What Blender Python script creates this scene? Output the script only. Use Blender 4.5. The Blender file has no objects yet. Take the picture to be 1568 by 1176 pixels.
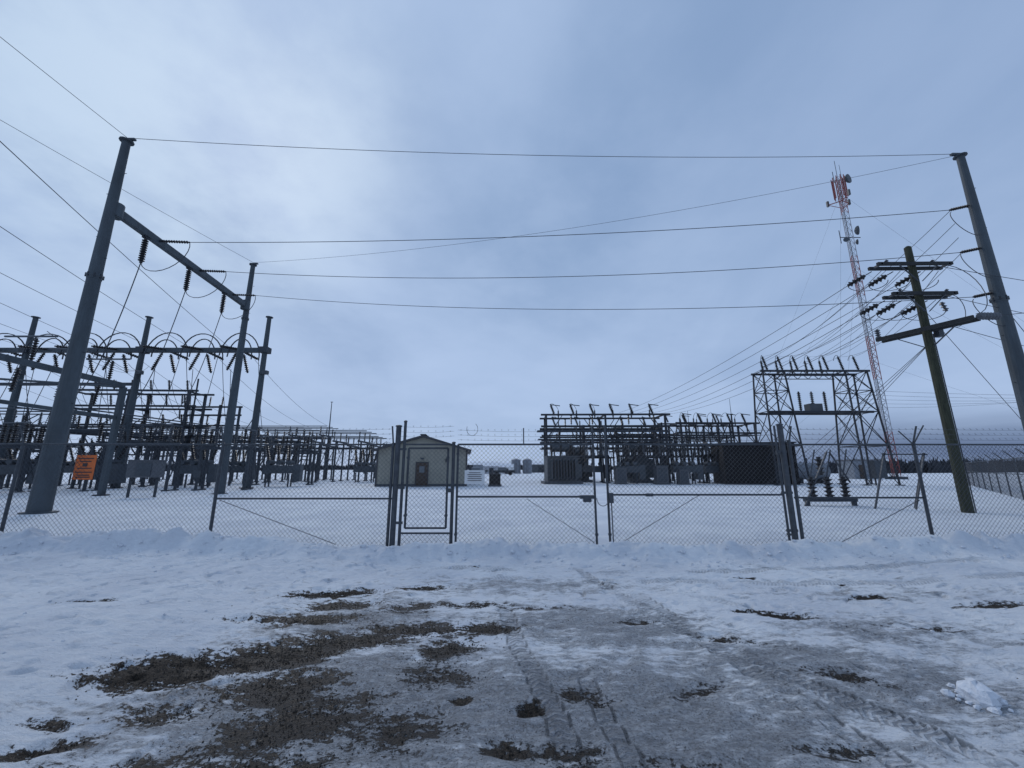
import bpy, math, random
import numpy as np
from mathutils import Vector, Matrix
random.seed(7); rng=np.random.default_rng(7)
S=bpy.context.scene
S.view_settings.view_transform='Standard'; S.view_settings.look='None'; S.view_settings.exposure=0
V=Vector

# ---------------- materials ----------------
def mat(name,col,rough=.6,metal=0,var=.25,scale=6,bump=0,col2=None,stretch=None):
    m=bpy.data.materials.new(name); m.use_nodes=True
    nt=m.node_tree; b=nt.nodes['Principled BSDF']
    b.inputs['Roughness'].default_value=rough; b.inputs['Metallic'].default_value=metal
    tc=nt.nodes.new('ShaderNodeTexCoord'); mp=nt.nodes.new('ShaderNodeMapping')
    if stretch: mp.inputs['Scale'].default_value=stretch
    nz=nt.nodes.new('ShaderNodeTexNoise'); nz.inputs['Scale'].default_value=scale; nz.inputs['Detail'].default_value=6
    nz.inputs['Roughness'].default_value=.65
    nt.links.new(tc.outputs['Object'],mp.inputs['Vector']); nt.links.new(mp.outputs['Vector'],nz.inputs['Vector'])
    cr=nt.nodes.new('ShaderNodeValToRGB'); cr.color_ramp.elements[0].position=.3; cr.color_ramp.elements[1].position=.72
    c2=col2 or tuple(min(1,c*(1+var)) for c in col)
    cr.color_ramp.elements[0].color=tuple(c*(1-var) for c in col)+(1,)
    cr.color_ramp.elements[1].color=tuple(c2)+(1,)
    nt.links.new(nz.outputs['Fac'],cr.inputs['Fac']); nt.links.new(cr.outputs['Color'],b.inputs['Base Color'])
    if bump:
        bp=nt.nodes.new('ShaderNodeBump'); bp.inputs['Strength'].default_value=bump; bp.inputs['Distance'].default_value=.02
        nt.links.new(nz.outputs['Fac'],bp.inputs['Height']); nt.links.new(bp.outputs['Normal'],b.inputs['Normal'])
    return m
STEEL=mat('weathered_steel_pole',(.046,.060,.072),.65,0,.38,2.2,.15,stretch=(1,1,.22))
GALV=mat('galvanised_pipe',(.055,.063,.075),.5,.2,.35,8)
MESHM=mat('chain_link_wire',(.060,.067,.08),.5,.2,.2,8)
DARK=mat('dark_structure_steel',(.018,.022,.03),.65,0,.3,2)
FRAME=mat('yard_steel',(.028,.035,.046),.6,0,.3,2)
PORC=mat('brown_porcelain',(.016,.015,.017),.3,0,.3,10)
GPORC=mat('grey_porcelain',(.075,.082,.095),.3,0,.2,10)
WIRE=mat('aluminium_wire',(.035,.04,.05),.5,.2,.1,4)
BUS=mat('aluminium_bus',(.06,.07,.085),.4,.3,.15,4)
WOOD=mat('treated_wood',(.018,.022,.013),.85,0,.5,9,.7,col2=(.055,.060,.034),stretch=(3,3,.25))
ARM=mat('wood_crossarm',(.022,.024,.025),.85,0,.4,9,.4)
RED=mat('tower_red',(.24,.06,.055),.6,0,.2,3)
WHITE=mat('tower_white',(.33,.34,.37),.6,0,.15,3)
SIDING=mat('beige_siding',(.29,.28,.235),.8,0,.10,1.5)
TRIM=mat('dark_trim',(.05,.05,.055),.7)
ROOF=mat('roof_metal',(.10,.10,.11),.6)
DOOR=mat('brown_door',(.045,.028,.018),.6)
GLASS=mat('window_glass',(.12,.14,.16),.15)
ORANGE=mat('orange_sign_paint',(.55,.12,.02),.6,0,.15,12)
SIGNW=mat('white_sign_paint',(.62,.63,.64),.6,0,.08,9)
INK=mat('sign_ink',(.03,.02,.02),.6)
TANK=mat('grey_green_tank',(.05,.06,.072),.55,0,.25,2)
BLACK=mat('dark_brown_panel',(.007,.006,.007),.8,0,.35,3)
SILO=mat('silo_metal',(.20,.22,.25),.5,.3,.15,2)
TREE=mat('bare_twigs',(.028,.03,.036),.95,0,.4,.05)
SNOWC=mat('snow_chunk_mat',(.68,.71,.76),.7,0,.14,22,1.0)
STONE=mat('gravel_stone',(.034,.027,.021),.85,0,.6,30)

# ---------------- mesh builder ----------------
class B:
    def __init__(s,name): s.name=name; s.v=[]; s.f=[]; s.m=[]; s.mats=[]
    def mi(s,m):
        if m not in s.mats: s.mats.append(m)
        return s.mats.index(m)
    def lathe(s,p0,p1,prof,n=8,m=STEEL,caps=True):
        p0=V(p0);p1=V(p1); d=p1-p0
        if d.length<1e-6: return
        u=d.normalized(); a=V((1,0,0)) if abs(u.x)<.8 else V((0,1,0))
        e=u.cross(a).normalized(); g=u.cross(e)
        base=len(s.v); k=s.mi(m)
        for t,r in prof:
            c=p0+d*t
            for i in range(n):
                th=2*math.pi*(i+.5)/n
                s.v.append(c+e*(r*math.cos(th))+g*(r*math.sin(th)))
        for j in range(len(prof)-1):
            for i in range(n):
                a0=base+j*n+i; a1=base+j*n+(i+1)%n
                s.f.append((a0,a1,a1+n,a0+n)); s.m.append(k)
        if caps:
            s.f.append(tuple(base+i for i in reversed(range(n)))); s.m.append(k)
            l=base+(len(prof)-1)*n
            s.f.append(tuple(l+i for i in range(n))); s.m.append(k)
    def tube(s,p0,p1,r0,r1=None,n=6,m=STEEL,caps=True):
        s.lathe(p0,p1,[(0,r0),(1,r0 if r1 is None else r1)],n,m,caps)
    def beam(s,p0,p1,w,h,m=STEEL):
        p0=V(p0);p1=V(p1); u=(p1-p0).normalized()
        up=V((0,0,1)) if abs(u.z)<.95 else V((0,1,0))
        e=u.cross(up).normalized()*(w/2); g=u.cross(e).normalized()*(h/2)
        b=len(s.v)
        for p in (p0,p1):
            for a,c in ((-1,-1),(1,-1),(1,1),(-1,1)): s.v.append(p+e*a+g*c)
        k=s.mi(m)
        for f in ((3,2,1,0),(4,5,6,7),(0,1,5,4),(1,2,6,5),(2,3,7,6),(3,0,4,7)):
            s.f.append(tuple(b+i for i in f)); s.m.append(k)
    def box(s,c,sz,m=STEEL):
        c=V(c); s.beam(c-V((0,sz[1]/2,0)),c+V((0,sz[1]/2,0)),sz[0],sz[2],m)
    def poly(s,pts,r,m=WIRE,n=4):
        for a,b in zip(pts[:-1],pts[1:]): s.tube(a,b,r,n=n,m=m,caps=False)
    def sag(s,p0,p1,sg,r=.014,m=WIRE,k=18):
        p0=V(p0);p1=V(p1)
        s.poly([p0.lerp(p1,t/k)-V((0,0,4*sg*(t/k)*(1-t/k))) for t in range(k+1)],r,m)
    def ins(s,p0,p1,r=.11,k=8,m=PORC,n=8):
        pr=[(0,r*.55)]
        for i in range(k):
            t0=.05+.9*i/k; dt=.9/k
            pr+=[(t0,r*.45),(t0+dt*.45,r),(t0+dt*.6,r),(t0+dt*.75,r*.45)]
        pr+=[(.96,r*.5),(1,r*.5)]
        s.lathe(p0,p1,pr,n,m)
    def arc(s,p0,p1,h,r=.02,m=WIRE,k=12,side=V((0,0,1))):
        p0=V(p0);p1=V(p1); pts=[]
        for i in range(k+1):
            th=math.pi*i/k; pts.append(p0.lerp(p1,.5-.5*math.cos(th))+side*(h*math.sin(th)))
        s.poly(pts,r,m)
    def finish(s,loc=(0,0,0),rot=0,smooth=False,parent=None,name=None):
        me=bpy.data.meshes.new(s.name); me.from_pydata([tuple(x) for x in s.v],[],s.f)
        for m in s.mats: me.materials.append(m)
        me.polygons.foreach_set('material_index',s.m)
        if smooth: me.polygons.foreach_set('use_smooth',[True]*len(s.f))
        me.update()
        o=bpy.data.objects.new(s.name,me); S.collection.objects.link(o)
        o.location=loc; o.rotation_euler=(0,0,rot)
        if parent: o.parent=parent
        return o

# ---------------- camera ----------------
cd=bpy.data.cameras.new('camera'); cam=bpy.data.objects.new('camera',cd); S.collection.objects.link(cam)
cam.location=(0,0,1.6); cam.rotation_euler=(math.radians(102.0),0,0)
cd.lens=13.94; cd.sensor_width=36; cd.clip_end=6000; cd.clip_start=.05; S.camera=cam

# ---------------- world / light ----------------
w=bpy.data.worlds.new('World'); S.world=w; w.use_nodes=True
nt=w.node_tree; N=nt.nodes; L=nt.links; bg=N['Background']
def math_(op,a,b=None,c=None):
    n=N.new('ShaderNodeMath'); n.operation=op
    for i,x in enumerate((a,b,c)):
        if x is None: continue
        if isinstance(x,(int,float)): n.inputs[i].default_value=x
        else: L.new(x,n.inputs[i])
    return n.outputs[0]
def mr(x,a,b,c=0,d=1):
    n=N.new('ShaderNodeMapRange'); n.interpolation_type='SMOOTHSTEP'
    L.new(x,n.inputs['Value'])
    for k,v in zip(('From Min','From Max','To Min','To Max'),(a,b,c,d)): n.inputs[k].default_value=v
    return n.outputs[0]
def mixc(f,a,b):
    n=N.new('ShaderNodeMix'); n.data_type='RGBA'
    if isinstance(f,(int,float)): n.inputs[0].default_value=f
    else: L.new(f,n.inputs[0])
    for i,x in ((6,a),(7,b)):
        if isinstance(x,tuple): n.inputs[i].default_value=x+(1,)
        else: L.new(x,n.inputs[i])
    return n.outputs[2]
tc=N.new('ShaderNodeTexCoord'); sp=N.new('ShaderNodeSeparateXYZ'); L.new(tc.outputs['Generated'],sp.inputs[0])
x,y,z=sp.outputs
zz=math_('ADD',math_('MAXIMUM',z,0),.22)
cx=math_('DIVIDE',x,zz); cy=math_('DIVIDE',y,zz)
cb=N.new('ShaderNodeCombineXYZ'); L.new(cx,cb.inputs[0]); L.new(cy,cb.inputs[1])
mp=N.new('ShaderNodeMapping'); mp.inputs['Rotation'].default_value=(0,0,math.radians(-35)); mp.inputs['Scale'].default_value=(1.0,.6,1); mp.inputs['Location'].default_value=(2.3,1.1,0)
L.new(cb.outputs[0],mp.inputs[0])
nz=N.new('ShaderNodeTexNoise'); nz.inputs['Scale'].default_value=1.05; nz.inputs['Detail'].default_value=6; nz.inputs['Roughness'].default_value=.5; nz.inputs['Distortion'].default_value=.4
L.new(mp.outputs[0],nz.inputs['Vector'])
nf=mr(nz.outputs['Fac'],.3,.7)
base=mixc(nf,(.255,.375,.59),(.40,.53,.76))
nz2=N.new('ShaderNodeTexNoise'); nz2.inputs['Scale'].default_value=2.8; nz2.inputs['Detail'].default_value=6; nz2.inputs['Roughness'].default_value=.55
L.new(cb.outputs[0],nz2.inputs['Vector'])
base=mixc(math_('MULTIPLY',mr(nz2.outputs['Fac'],.35,.7),.34),base,(.47,.60,.83))
low=math_('MULTIPLY',mr(z,.5,.1),.5); base=mixc(low,base,(.41,.53,.77))
dp=N.new('ShaderNodeVectorMath'); dp.operation='DOT_PRODUCT'; L.new(tc.outputs['Generated'],dp.inputs[0])
dv=V((-.66,.62,.72)).normalized(); dp.inputs[1].default_value=tuple(dv)
brk=math_('MULTIPLY',mr(dp.outputs['Value'],.88,1.0),mr(nz2.outputs['Fac'],.25,.65)); base=mixc(math_('MULTIPLY',brk,.8),base,(.56,.70,.87))
dr=math_('MULTIPLY',math_('MULTIPLY',mr(x,-.15,.8),mr(z,.12,.65)),.5); base=mixc(dr,base,(.20,.305,.52))
band=math_('MULTIPLY',math_('MULTIPLY',mr(x,.2,.68),mr(z,.13,.02)),.95)
nz3=N.new('ShaderNodeTexNoise'); nz3.inputs['Scale'].default_value=3; nz3.inputs['Detail'].default_value=4
mp3=N.new('ShaderNodeMapping'); mp3.inputs['Scale'].default_value=(1,1,9); L.new(tc.outputs['Generated'],mp3.inputs[0]); L.new(mp3.outputs[0],nz3.inputs['Vector'])
band=math_('MULTIPLY',band,mr(nz3.outputs['Fac'],.25,.6,.6,1)); base=mixc(band,base,(.075,.12,.245))
sky=N.new('ShaderNodeTexSky'); sky.sky_type='NISHITA'; sky.sun_disc=False
sky.sun_elevation=math.radians(38); sky.sun_rotation=math.radians(-35)
add=N.new('ShaderNodeMix'); add.data_type='RGBA'; add.blend_type='ADD'; add.inputs[0].default_value=.006
L.new(base,add.inputs[6]); L.new(sky.outputs[0],add.inputs[7]); L.new(add.outputs[2],bg.inputs['Color'])
bg.inputs['Strength'].default_value=.97
sd=bpy.data.lights.new('sun','SUN'); sd.energy=.9; sd.angle=math.radians(22); sd.color=(1,.95,.9)
so=bpy.data.objects.new('sun',sd); S.collection.objects.link(so); so.location=(-20,30,40)
so.rotation_euler=(V((-.57,.82,0)).normalized()*math.cos(math.radians(38))+V((0,0,math.sin(math.radians(38))))).to_track_quat('Z','Y').to_euler()

# ---------------- ground ----------------
R=rng.random((8,256,256))
def vn(x,y,s=0):
    xi=np.floor(x).astype(int); yi=np.floor(y).astype(int); fx=x-xi; fy=y-yi
    fx=fx*fx*(3-2*fx); fy=fy*fy*(3-2*fy); r=R[s]; a=xi%256;b=yi%256;a1=(xi+1)%256;b1=(yi+1)%256
    return (r[a,b]*(1-fx)+r[a1,b]*fx)*(1-fy)+(r[a,b1]*(1-fx)+r[a1,b1]*fx)*fy
def fbm(x,y,s=0,o=4):
    t=0;a=.5;n=0
    for i in range(o):
        t=t+a*vn(x*2**i+17.3*i,y*2**i+9.1*i,(s+i)%8); n+=a; a*=.5
    return t/n
def axis(lo,hi,st,far_lo,far_hi):
    c=list(np.arange(lo,hi,st)); d=st; p=c[-1]
    while p<far_hi: d*=1.09; p+=d; c.append(p)
    d=st; p=c[0]; pre=[]
    while p>far_lo: d*=1.09; p-=d; pre.append(p)
    return np.array(pre[::-1]+c)
xs=axis(-9,10,.027,-3500,3500); ys=axis(1.9,9.4,.021,-1200,3500)
X,Y=np.meshgrid(xs,ys)
sst=lambda a,b,t:(lambda q:q*q*(3-2*q))(np.clip((t-a)/(b-a),0,1))
near=np.exp(-np.maximum(0,np.hypot(X,Y-5)-14)/12)
bank=sst(-2.6,-4.4,X+(fbm(X*.8,Y*.8,3)-.5)*1.4)*sst(9.5,7,Y)
bankr=sst(5.2,7.2,X+(fbm(X*.7,Y*.7,5)-.5)*1.2)*sst(9,7,Y)
Z=bank*.11+bankr*.09
yb=7.85+.5*(fbm(X*.45,X*0+3,1,3)-.5)
side_=np.maximum(sst(-3,-6,X),sst(5.5,8,X))
amp=(.17+.14*fbm(X*.6,X*0+8,2,3))*(.85+.5*side_)
lump=fbm(X*3.2,Y*3.2,4,5)
wd=np.where(Y<yb,.26,.5)
Z=Z+amp*np.exp(-((Y-yb)/wd)**2)*(.35+1.3*lump)
Z=Z+.15*(fbm(X*1.4+5,Y*1.4,6,3)-.45)*np.exp(-((Y-7.5)/1.0)**2)
drive=sst(.9,.2,np.maximum(bank,bankr))*sst(7.9,7.0,Y)
ridg=1-np.abs(2*fbm(X*3.1,Y*4.5,5,4)-1)
Z=Z+near*((fbm(X*2,Y*2,0,4)-.5)*.06+(fbm(X*9,Y*9,2,4)-.5)*.034+(ridg-.8)*.035)
Z=Z+.03*sst(8.6,10,Y)
Z=Z+(fbm(X*.05,Y*.05,3,3)-.5)*.10*sst(10,25,Y)*np.exp(-np.maximum(0,np.hypot(X,Y)-80)/100)
for i in range(750):
    side=random.random()
    if side<.4: fx=random.uniform(-9,-2.0); fy=random.uniform(2,7.4)
    elif side<.65: fx=random.uniform(2.0,10); fy=random.uniform(2.4,7.4)
    else: fx=random.uniform(-9,9); fy=random.uniform(5.0,8.2)
    a=random.uniform(0,3.14); l=random.uniform(.04,.12); ww=random.uniform(.025,.055); dp_=random.uniform(.01,.034)
    sx=slice(np.searchsorted(xs,fx-.5),np.searchsorted(xs,fx+.5)); sy=slice(np.searchsorted(ys,fy-.5),np.searchsorted(ys,fy+.5))
    dx=X[sy,sx]-fx; dy=Y[sy,sx]-fy; u=dx*math.cos(a)+dy*math.sin(a); v=-dx*math.sin(a)+dy*math.cos(a)
    q=(u/l)**2+(v/ww)**2
    Z[sy,sx]+= -dp_*np.exp(-q**2)+dp_*.35*np.exp(-((np.sqrt(q)-1.5)/.3)**2)
dirt=np.zeros_like(X); ice=np.zeros_like(X)
def blob(M,cx,cy,sx,sy,a=0,amp=1):
    dx=X-cx;dy=Y-cy;a=math.radians(a); u=dx*math.cos(a)+dy*math.sin(a); v=-dx*math.sin(a)+dy*math.cos(a)
    np.maximum(M,amp*np.exp(-((u/sx)**2+(v/sy)**2)),out=M)
for b_ in [(-2.75,3.65,.6,.32,10,1.15),(-2.1,3.9,.7,.32,15,1.1),(-1.6,4.25,.8,.26,8,.95),(-2.3,5.65,.75,.20,10,.9),(-2.0,5.2,.6,.20,8,.85),(-2.2,4.75,.7,.2,5,.8),
  (-2.9,4.7,.3,.1,0,.6),(-1.75,3.4,.5,.36,0,.95),(-1.35,3.0,.55,.4,20,.85),(-1.0,4.5,.8,.26,0,.8),(-.35,4.5,.5,.22,0,.7),(-.55,4.05,.5,.25,30,.75),(-1.2,5.9,.4,.16,0,.75),(-.6,3.6,.45,.3,0,.62),(-1.2,5.1,.6,.25,10,.6),
  (-.36,3.23,.10,.06,0,1.1),(.12,3.12,.13,.08,20,1.1),(-.03,2.72,.18,.1,0,1),(.35,2.65,.3,.14,0,.7),(3.02,4.88,.32,.12,-15,1.05),(2.7,5.0,.25,.08,0,.85),(4.5,5.5,.28,.08,0,1),
  (5.75,5.15,.5,.11,0,.8),(.5,3.3,.2,.12,0,.75),(.62,3.2,.15,.08,0,.8),(1.35,4.65,.28,.09,0,.75),(-4.9,4.95,.3,.06,20,.9),(-.5,7.05,.28,.05,0,.9),(1.35,6.1,.3,.06,0,.75),
  (3.5,6.4,.2,.05,0,.8),(4.6,6.0,.25,.05,0,.7),(-2.75,2.72,.3,.1,20,.85),(-2.3,3.05,.4,.16,0,.75),(-.5,5.2,.5,.14,0,.7),(1.4,3.35,.3,.1,20,.65),(-3.0,2.95,.2,.07,0,.75),(2.6,3.55,.4,.12,-20,.65),(-1.5,2.5,.7,.35,0,.75),(-.8,2.9,.5,.3,0,.65),(-2.2,2.5,.5,.2,0,.6),(5.2,4.2,.4,.1,0,.6),(4.2,4.5,.5,.09,-10,.6),(.9,2.5,.4,.15,0,.55),(1.9,2.7,.3,.1,0,.55),(2.1,4.2,.5,.12,-20,.5),(.4,5.1,.5,.1,0,.5)]:
    blob(dirt,*b_)
for b_ in [(-1.0,3.2,2.0,1.2,0,1.3),(.7,3.0,2.1,1.2,0,1.2),(.9,4.6,1.7,.9,-10,1.0),(2.6,3.6,2.0,.9,-20,1.0),(-1.6,4.7,1.5,1.2,10,1.0),(3.8,4.4,1.9,.8,0,.75),(.2,6.0,2.6,.7,0,.75),(5.2,3.4,1.8,.8,0,.7),(4.8,5.6,2.4,.5,0,.65),(-.3,2.2,3,.6,0,1.1)]:
    blob(ice,*b_)
ice=np.maximum(ice,.34*drive)
Z-= .04*np.clip(dirt*1.4-.3,0,1)*near
track=np.zeros_like(X); ts=np.zeros_like(X)
def addtrack(pts,wd,amp=1):
    global Z
    s0=0
    best=np.full(X.shape,9.0); off=np.zeros_like(X); ss=np.zeros_like(X)
    for (x0,y0),(x1,y1) in zip(pts[:-1],pts[1:]):
        dx,dy=x1-x0,y1-y0; Ln=math.hypot(dx,dy)
        t=np.clip(((X-x0)*dx+(Y-y0)*dy)/Ln**2,0,1); ex=X-x0-t*dx; ey=Y-y0-t*dy; d=np.hypot(ex,ey)
        k=d<best; best[k]=d[k]; off[k]=((ex*dy-ey*dx)/Ln)[k]; ss[k]=(s0+t*Ln)[k]; s0+=Ln
    fade=sst(.30,.5,fbm(X*1.3+wd*50,Y*1.3,3,3))*sst(0,.8,ss)*sst(s0,s0-1.2,ss)
    m=sst(wd,wd*.75,best)*amp*fade
    k=m>track; track[k]=m[k]; ts[k]=(ss+np.abs(off)*.6)[k]
    Z-= .012*m; Z+= .006*np.exp(-((best-wd*1.15)/.035)**2)*amp*fade
addtrack([(2.45,1.2),(2.05,3.0),(1.75,4.4),(1.2,6.2),(.9,8.3)],.09,.95)
addtrack([(3.2,1.2),(2.65,2.7),(2.15,3.5),(1.75,4.9),(1.5,6)],.10,1)
addtrack([(.5,1.2),(.3,3.0),(.05,4.1),(-.2,6)],.09,.9)
addtrack([(.85,1.2),(.62,3.0),(.5,4.4)],.07,.7)
addtrack([(4.2,1.2),(3.5,3.2),(3.0,4.6)],.1,.75)
addtrack([(5.2,1.6),(4.4,3.2),(3.2,4.7),(2.0,5.9)],.1,.6)
addtrack([(-1.6,7.0),(1.5,6.75),(4,6.8),(9,7.3)],.12,.7)
addtrack([(-.9,6.5),(1.5,6.3),(4.2,6.1),(9,6.2)],.12,.6)
nr,nc=X.shape
co=np.stack([X,Y,Z],-1).reshape(-1,3)
idx=np.arange(nr*nc).reshape(nr,nc)
q=np.stack([idx[:-1,:-1],idx[:-1,1:],idx[1:,1:],idx[1:,:-1]],-1).reshape(-1,4)
me=bpy.data.meshes.new('ground'); me.vertices.add(len(co)); me.vertices.foreach_set('co',co.ravel())
me.loops.add(q.size); me.loops.foreach_set('vertex_index',q.ravel()); me.polygons.add(len(q))
me.polygons.foreach_set('loop_start',np.arange(len(q))*4); me.polygons.foreach_set('loop_total',np.full(len(q),4))
me.polygons.foreach_set('use_smooth',np.ones(len(q),bool)); me.update(); me.validate()
for nme,arr in (('dirt',dirt),('ice',ice),('track',track),('ts',ts)):
    a=me.attributes.new(nme,'FLOAT','POINT'); a.data.foreach_set('value',arr.ravel().astype(np.float32))
g=bpy.data.objects.new('ground',me); S.collection.objects.link(g)
gm=bpy.data.materials.new('snowy_ground'); gm.use_nodes=True; nt=gm.node_tree; N=nt.nodes; L=nt.links; bs=N['Principled BSDF']
tc=N.new('ShaderNodeTexCoord')
def noise(sc,dt=6,ro=.6,vec=None):
    n=N.new('ShaderNodeTexNoise'); n.inputs['Scale'].default_value=sc; n.inputs['Detail'].default_value=dt; n.inputs['Roughness'].default_value=ro
    L.new(vec or tc.outputs['Object'],n.inputs['Vector']); return n.outputs['Fac']
def at(nm):
    n=N.new('ShaderNodeAttribute'); n.attribute_name=nm; return n.outputs['Fac']
mpx=N.new('ShaderNodeMapping'); mpx.inputs['Scale'].default_value=(.6,1.3,1); L.new(tc.outputs['Object'],mpx.inputs[0]); st=mpx.outputs[0]
nA=noise(3.6,9,.72,st); nB=noise(15,7,.72,st); nC=noise(75,4,.7); nD=noise(.7,5,.55); nE=noise(34,5,.7); nF=noise(.16,4,.55,st)
snow=mixc(mr(nD,.3,.7),(.66,.69,.74),(.82,.845,.87))
snow=mixc(math_('MULTIPLY',mr(nF,.5,.68),.35),snow,(.56,.60,.66))
snow=mixc(math_('MULTIPLY',mr(nB,.42,.72),.3),snow,(.54,.58,.65))
dA=at('dirt'); iA=at('ice')
icec=mixc(mr(nB,.32,.68),(.11,.118,.132),(.40,.42,.45))
icec=mixc(math_('MULTIPLY',mr(nE,.45,.6),.65),icec,(.085,.083,.084))
im=math_('ADD',iA,math_('MULTIPLY',math_('SUBTRACT',math_('ADD',math_('MULTIPLY',nA,.55),math_('MULTIPLY',nB,.45)),.5),3.8))
im=math_('MULTIPLY',mr(im,.42,.98),mr(iA,.02,.3))
c=mixc(math_('MULTIPLY',im,.88),snow,icec)
gr=math_('MULTIPLY',mr(nC,.55,.64),math_('MULTIPLY',mr(im,.05,.8),.85)); c=mixc(gr,c,(.035,.029,.024))
tw=N.new('ShaderNodeMath'); tw.operation='SINE'; L.new(math_('MULTIPLY',at('ts'),125),tw.inputs[0]); tread=mr(tw.outputs[0],-.5,.5)
tm=math_('MULTIPLY',at('track'),mr(nB,.3,.5)); c=mixc(math_('MULTIPLY',tm,math_('ADD',math_('MULTIPLY',tread,.42),.2)),c,(.11,.12,.14))
nM=math_('ADD',math_('ADD',math_('MULTIPLY',nA,.40),math_('MULTIPLY',nB,.35)),math_('MULTIPLY',nE,.25))
dm=math_('ADD',dA,math_('MULTIPLY',math_('SUBTRACT',nM,.5),4.8))
dm=math_('MULTIPLY',mr(dm,.45,.60),mr(dA,.08,.3))
dcol=mixc(mr(nC,.38,.62),(.009,.007,.005),(.055,.040,.028))
dcol=mixc(math_('MULTIPLY',mr(noise(150,3),.64,.72),.7),dcol,(.20,.19,.185))
c=mixc(dm,c,dcol)
L.new(c,bs.inputs['Base Color'])
L.new(math_('SUBTRACT',.8,math_('MULTIPLY',im,.42)),bs.inputs['Roughness']); bs.inputs['Specular IOR Level'].default_value=.3
bp=N.new('ShaderNodeBump'); bp.inputs['Strength'].default_value=1.0; bp.inputs['Distance'].default_value=.045
h=math_('ADD',math_('MULTIPLY',nB,.9),math_('MULTIPLY',nC,.2)); h=math_('ADD',h,math_('MULTIPLY',nE,.35)); h=math_('ADD',h,math_('MULTIPLY',math_('MULTIPLY',at('track'),tread),-.22)); h=math_('ADD',h,math_('MULTIPLY',dm,-.5))
L.new(h,bp.inputs['Height']); L.new(bp.outputs[0],bs.inputs['Normal'])
me.materials.append(gm)

def hz(x,y):
    j=min(max(np.searchsorted(xs,x),0),nc-1); i=min(max(np.searchsorted(ys,y),0),nr-1); return float(Z[i,j])
def chunk(b,c,r,m,sq=.7,n=7,rings=4,jit=.28):
    k=b.mi(m); base=len(b.v); ph0=random.uniform(0,6); st_=V((random.uniform(.8,1.4),random.uniform(.7,1.1),sq))
    for j in range(rings+1):
        ph=math.pi*j/rings
        for i in range(n):
            th=2*math.pi*i/n+ph0; rr=r*random.uniform(1-jit,1+jit*.8)
            b.v.append(V(c)+V((st_.x*rr*math.sin(ph)*math.cos(th),st_.y*rr*math.sin(ph)*math.sin(th),rr*sq*math.cos(ph))))
    for j in range(rings):
        for i in range(n):
            a=base+j*n+i;a1=base+j*n+(i+1)%n; b.f.append((a,a1,a1+n,a+n)); b.m.append(k)
b=B('snow_clumps')
for i in range(800):
    if random.random()<.8: x=random.uniform(-11,12); y=random.gauss(7.6,.33)
    else: x=random.choice((random.uniform(-7,-3),random.uniform(3,9))); y=random.uniform(3.4,8)
    if y>8.5: continue
    r=random.expovariate(1/.012)+.006; r=min(r,.045 if y>6.5 else .018); chunk(b,(x,y,hz(x,y)+r*.1),r,SNOWC)
b.finish(smooth=True)
b=B('snow_chunk'); zc=hz(3.3,3.2)
chunk(b,(3.3,3.2,zc+.03),.125,SNOWC,.75,12,8,.14)
for i in range(26):
    a=random.uniform(0,6.28); rr=random.uniform(.05,.17); chunk(b,(3.3+rr*math.cos(a),3.2+rr*math.sin(a),hz(3.3+rr*math.cos(a),3.2+rr*math.sin(a))+.01),random.uniform(.012,.04),SNOWC,.7)
b.finish()
b=B('gravel')
cnt=0
while cnt<8000:
    x=random.uniform(-3.8,4.0); y=random.uniform(2.1,6.2)
    j=np.searchsorted(xs,x); i=np.searchsorted(ys,y)
    if dirt[i,j]+random.gauss(0,.2)<.68: continue
    r=random.uniform(.0025,.008); cnt+=1
    k=b.mi(STONE); base=len(b.v); c0=V((x,y,hz(x,y)+r*.3))
    for dx,dy,dz in ((1,0,0),(-1,0,0),(0,1,0),(0,-1,0),(0,0,.8),(0,0,-1)):
        b.v.append(c0+V((dx,dy,dz))*r*random.uniform(.7,1.3))
    for f in ((0,2,4),(2,1,4),(1,3,4),(3,0,4),(2,0,5),(1,2,5),(3,1,5),(0,3,5)): b.f.append(tuple(base+q_ for q_ in f)); b.m.append(k)
b.finish()

# ---------------- chain link ----------------
def chain(b,p0,p1,z0,z1,pitch=.092,r=.0032):
    p0=V((p0[0],p0[1],0));p1=V((p1[0],p1[1],0)); d=p1-p0; Ln=d.length; u=d/Ln; nrm=V((-u.y,u.x,0)); H=z1-z0; sl=1.0
    for sgn in (1,-1):
        s=-H/sl
        while s<Ln+H/sl:
            a=(s,z0); c=(s+sgn*H/sl,z1)
            dx=c[0]-a[0]
            lo=(0-a[0])/dx; hi=(Ln-a[0])/dx
            if lo>hi: lo,hi=hi,lo
            t0=max(0,lo); t1=min(1,hi)
            if t1-t0>.01:
                q0=p0+u*(a[0]+dx*t0)+V((0,0,z0+H*t0))+nrm*(.003*sgn); q1=p0+u*(a[0]+dx*t1)+V((0,0,z0+H*t1))+nrm*(.003*sgn)
                b.tube(q0,q1,r,n=3,m=MESHM,caps=False)
            s+=pitch
def post(b,x,y,h,r,m=GALV,arm=True):
    b.lathe((x,y,-.1),(x,y,h),[(0,r),(.985,r),(.986,r*1.25),(.995,r*1.2),(1,r*.5)],10,m)
    if arm: b.beam((x,y,h-.02),(x,y-.14,h+.34),.03,.018,m)
def barbed(b,p0,p1,z,r=.0028):
    p0=V(p0);p1=V(p1); L_=(p1-p0).length; k=int(L_/3)+1
    for zi in range(3):
        o=V((0,-.045*zi-.03,z+.1*zi+.08)); b.sag(p0+o,p1+o,.02+.02*random.random(),r,MESHM,k=max(6,k))
        n=int(L_/.14)
        for i in range(n):
            c=p0.lerp(p1,(i+.5)/n)+o
            for s_ in (1,-1): b.tube(c-V((.014*s_,.01,.02)),c+V((.014*s_,.01,.02)),.0018,n=3,m=MESHM,caps=False)
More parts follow.
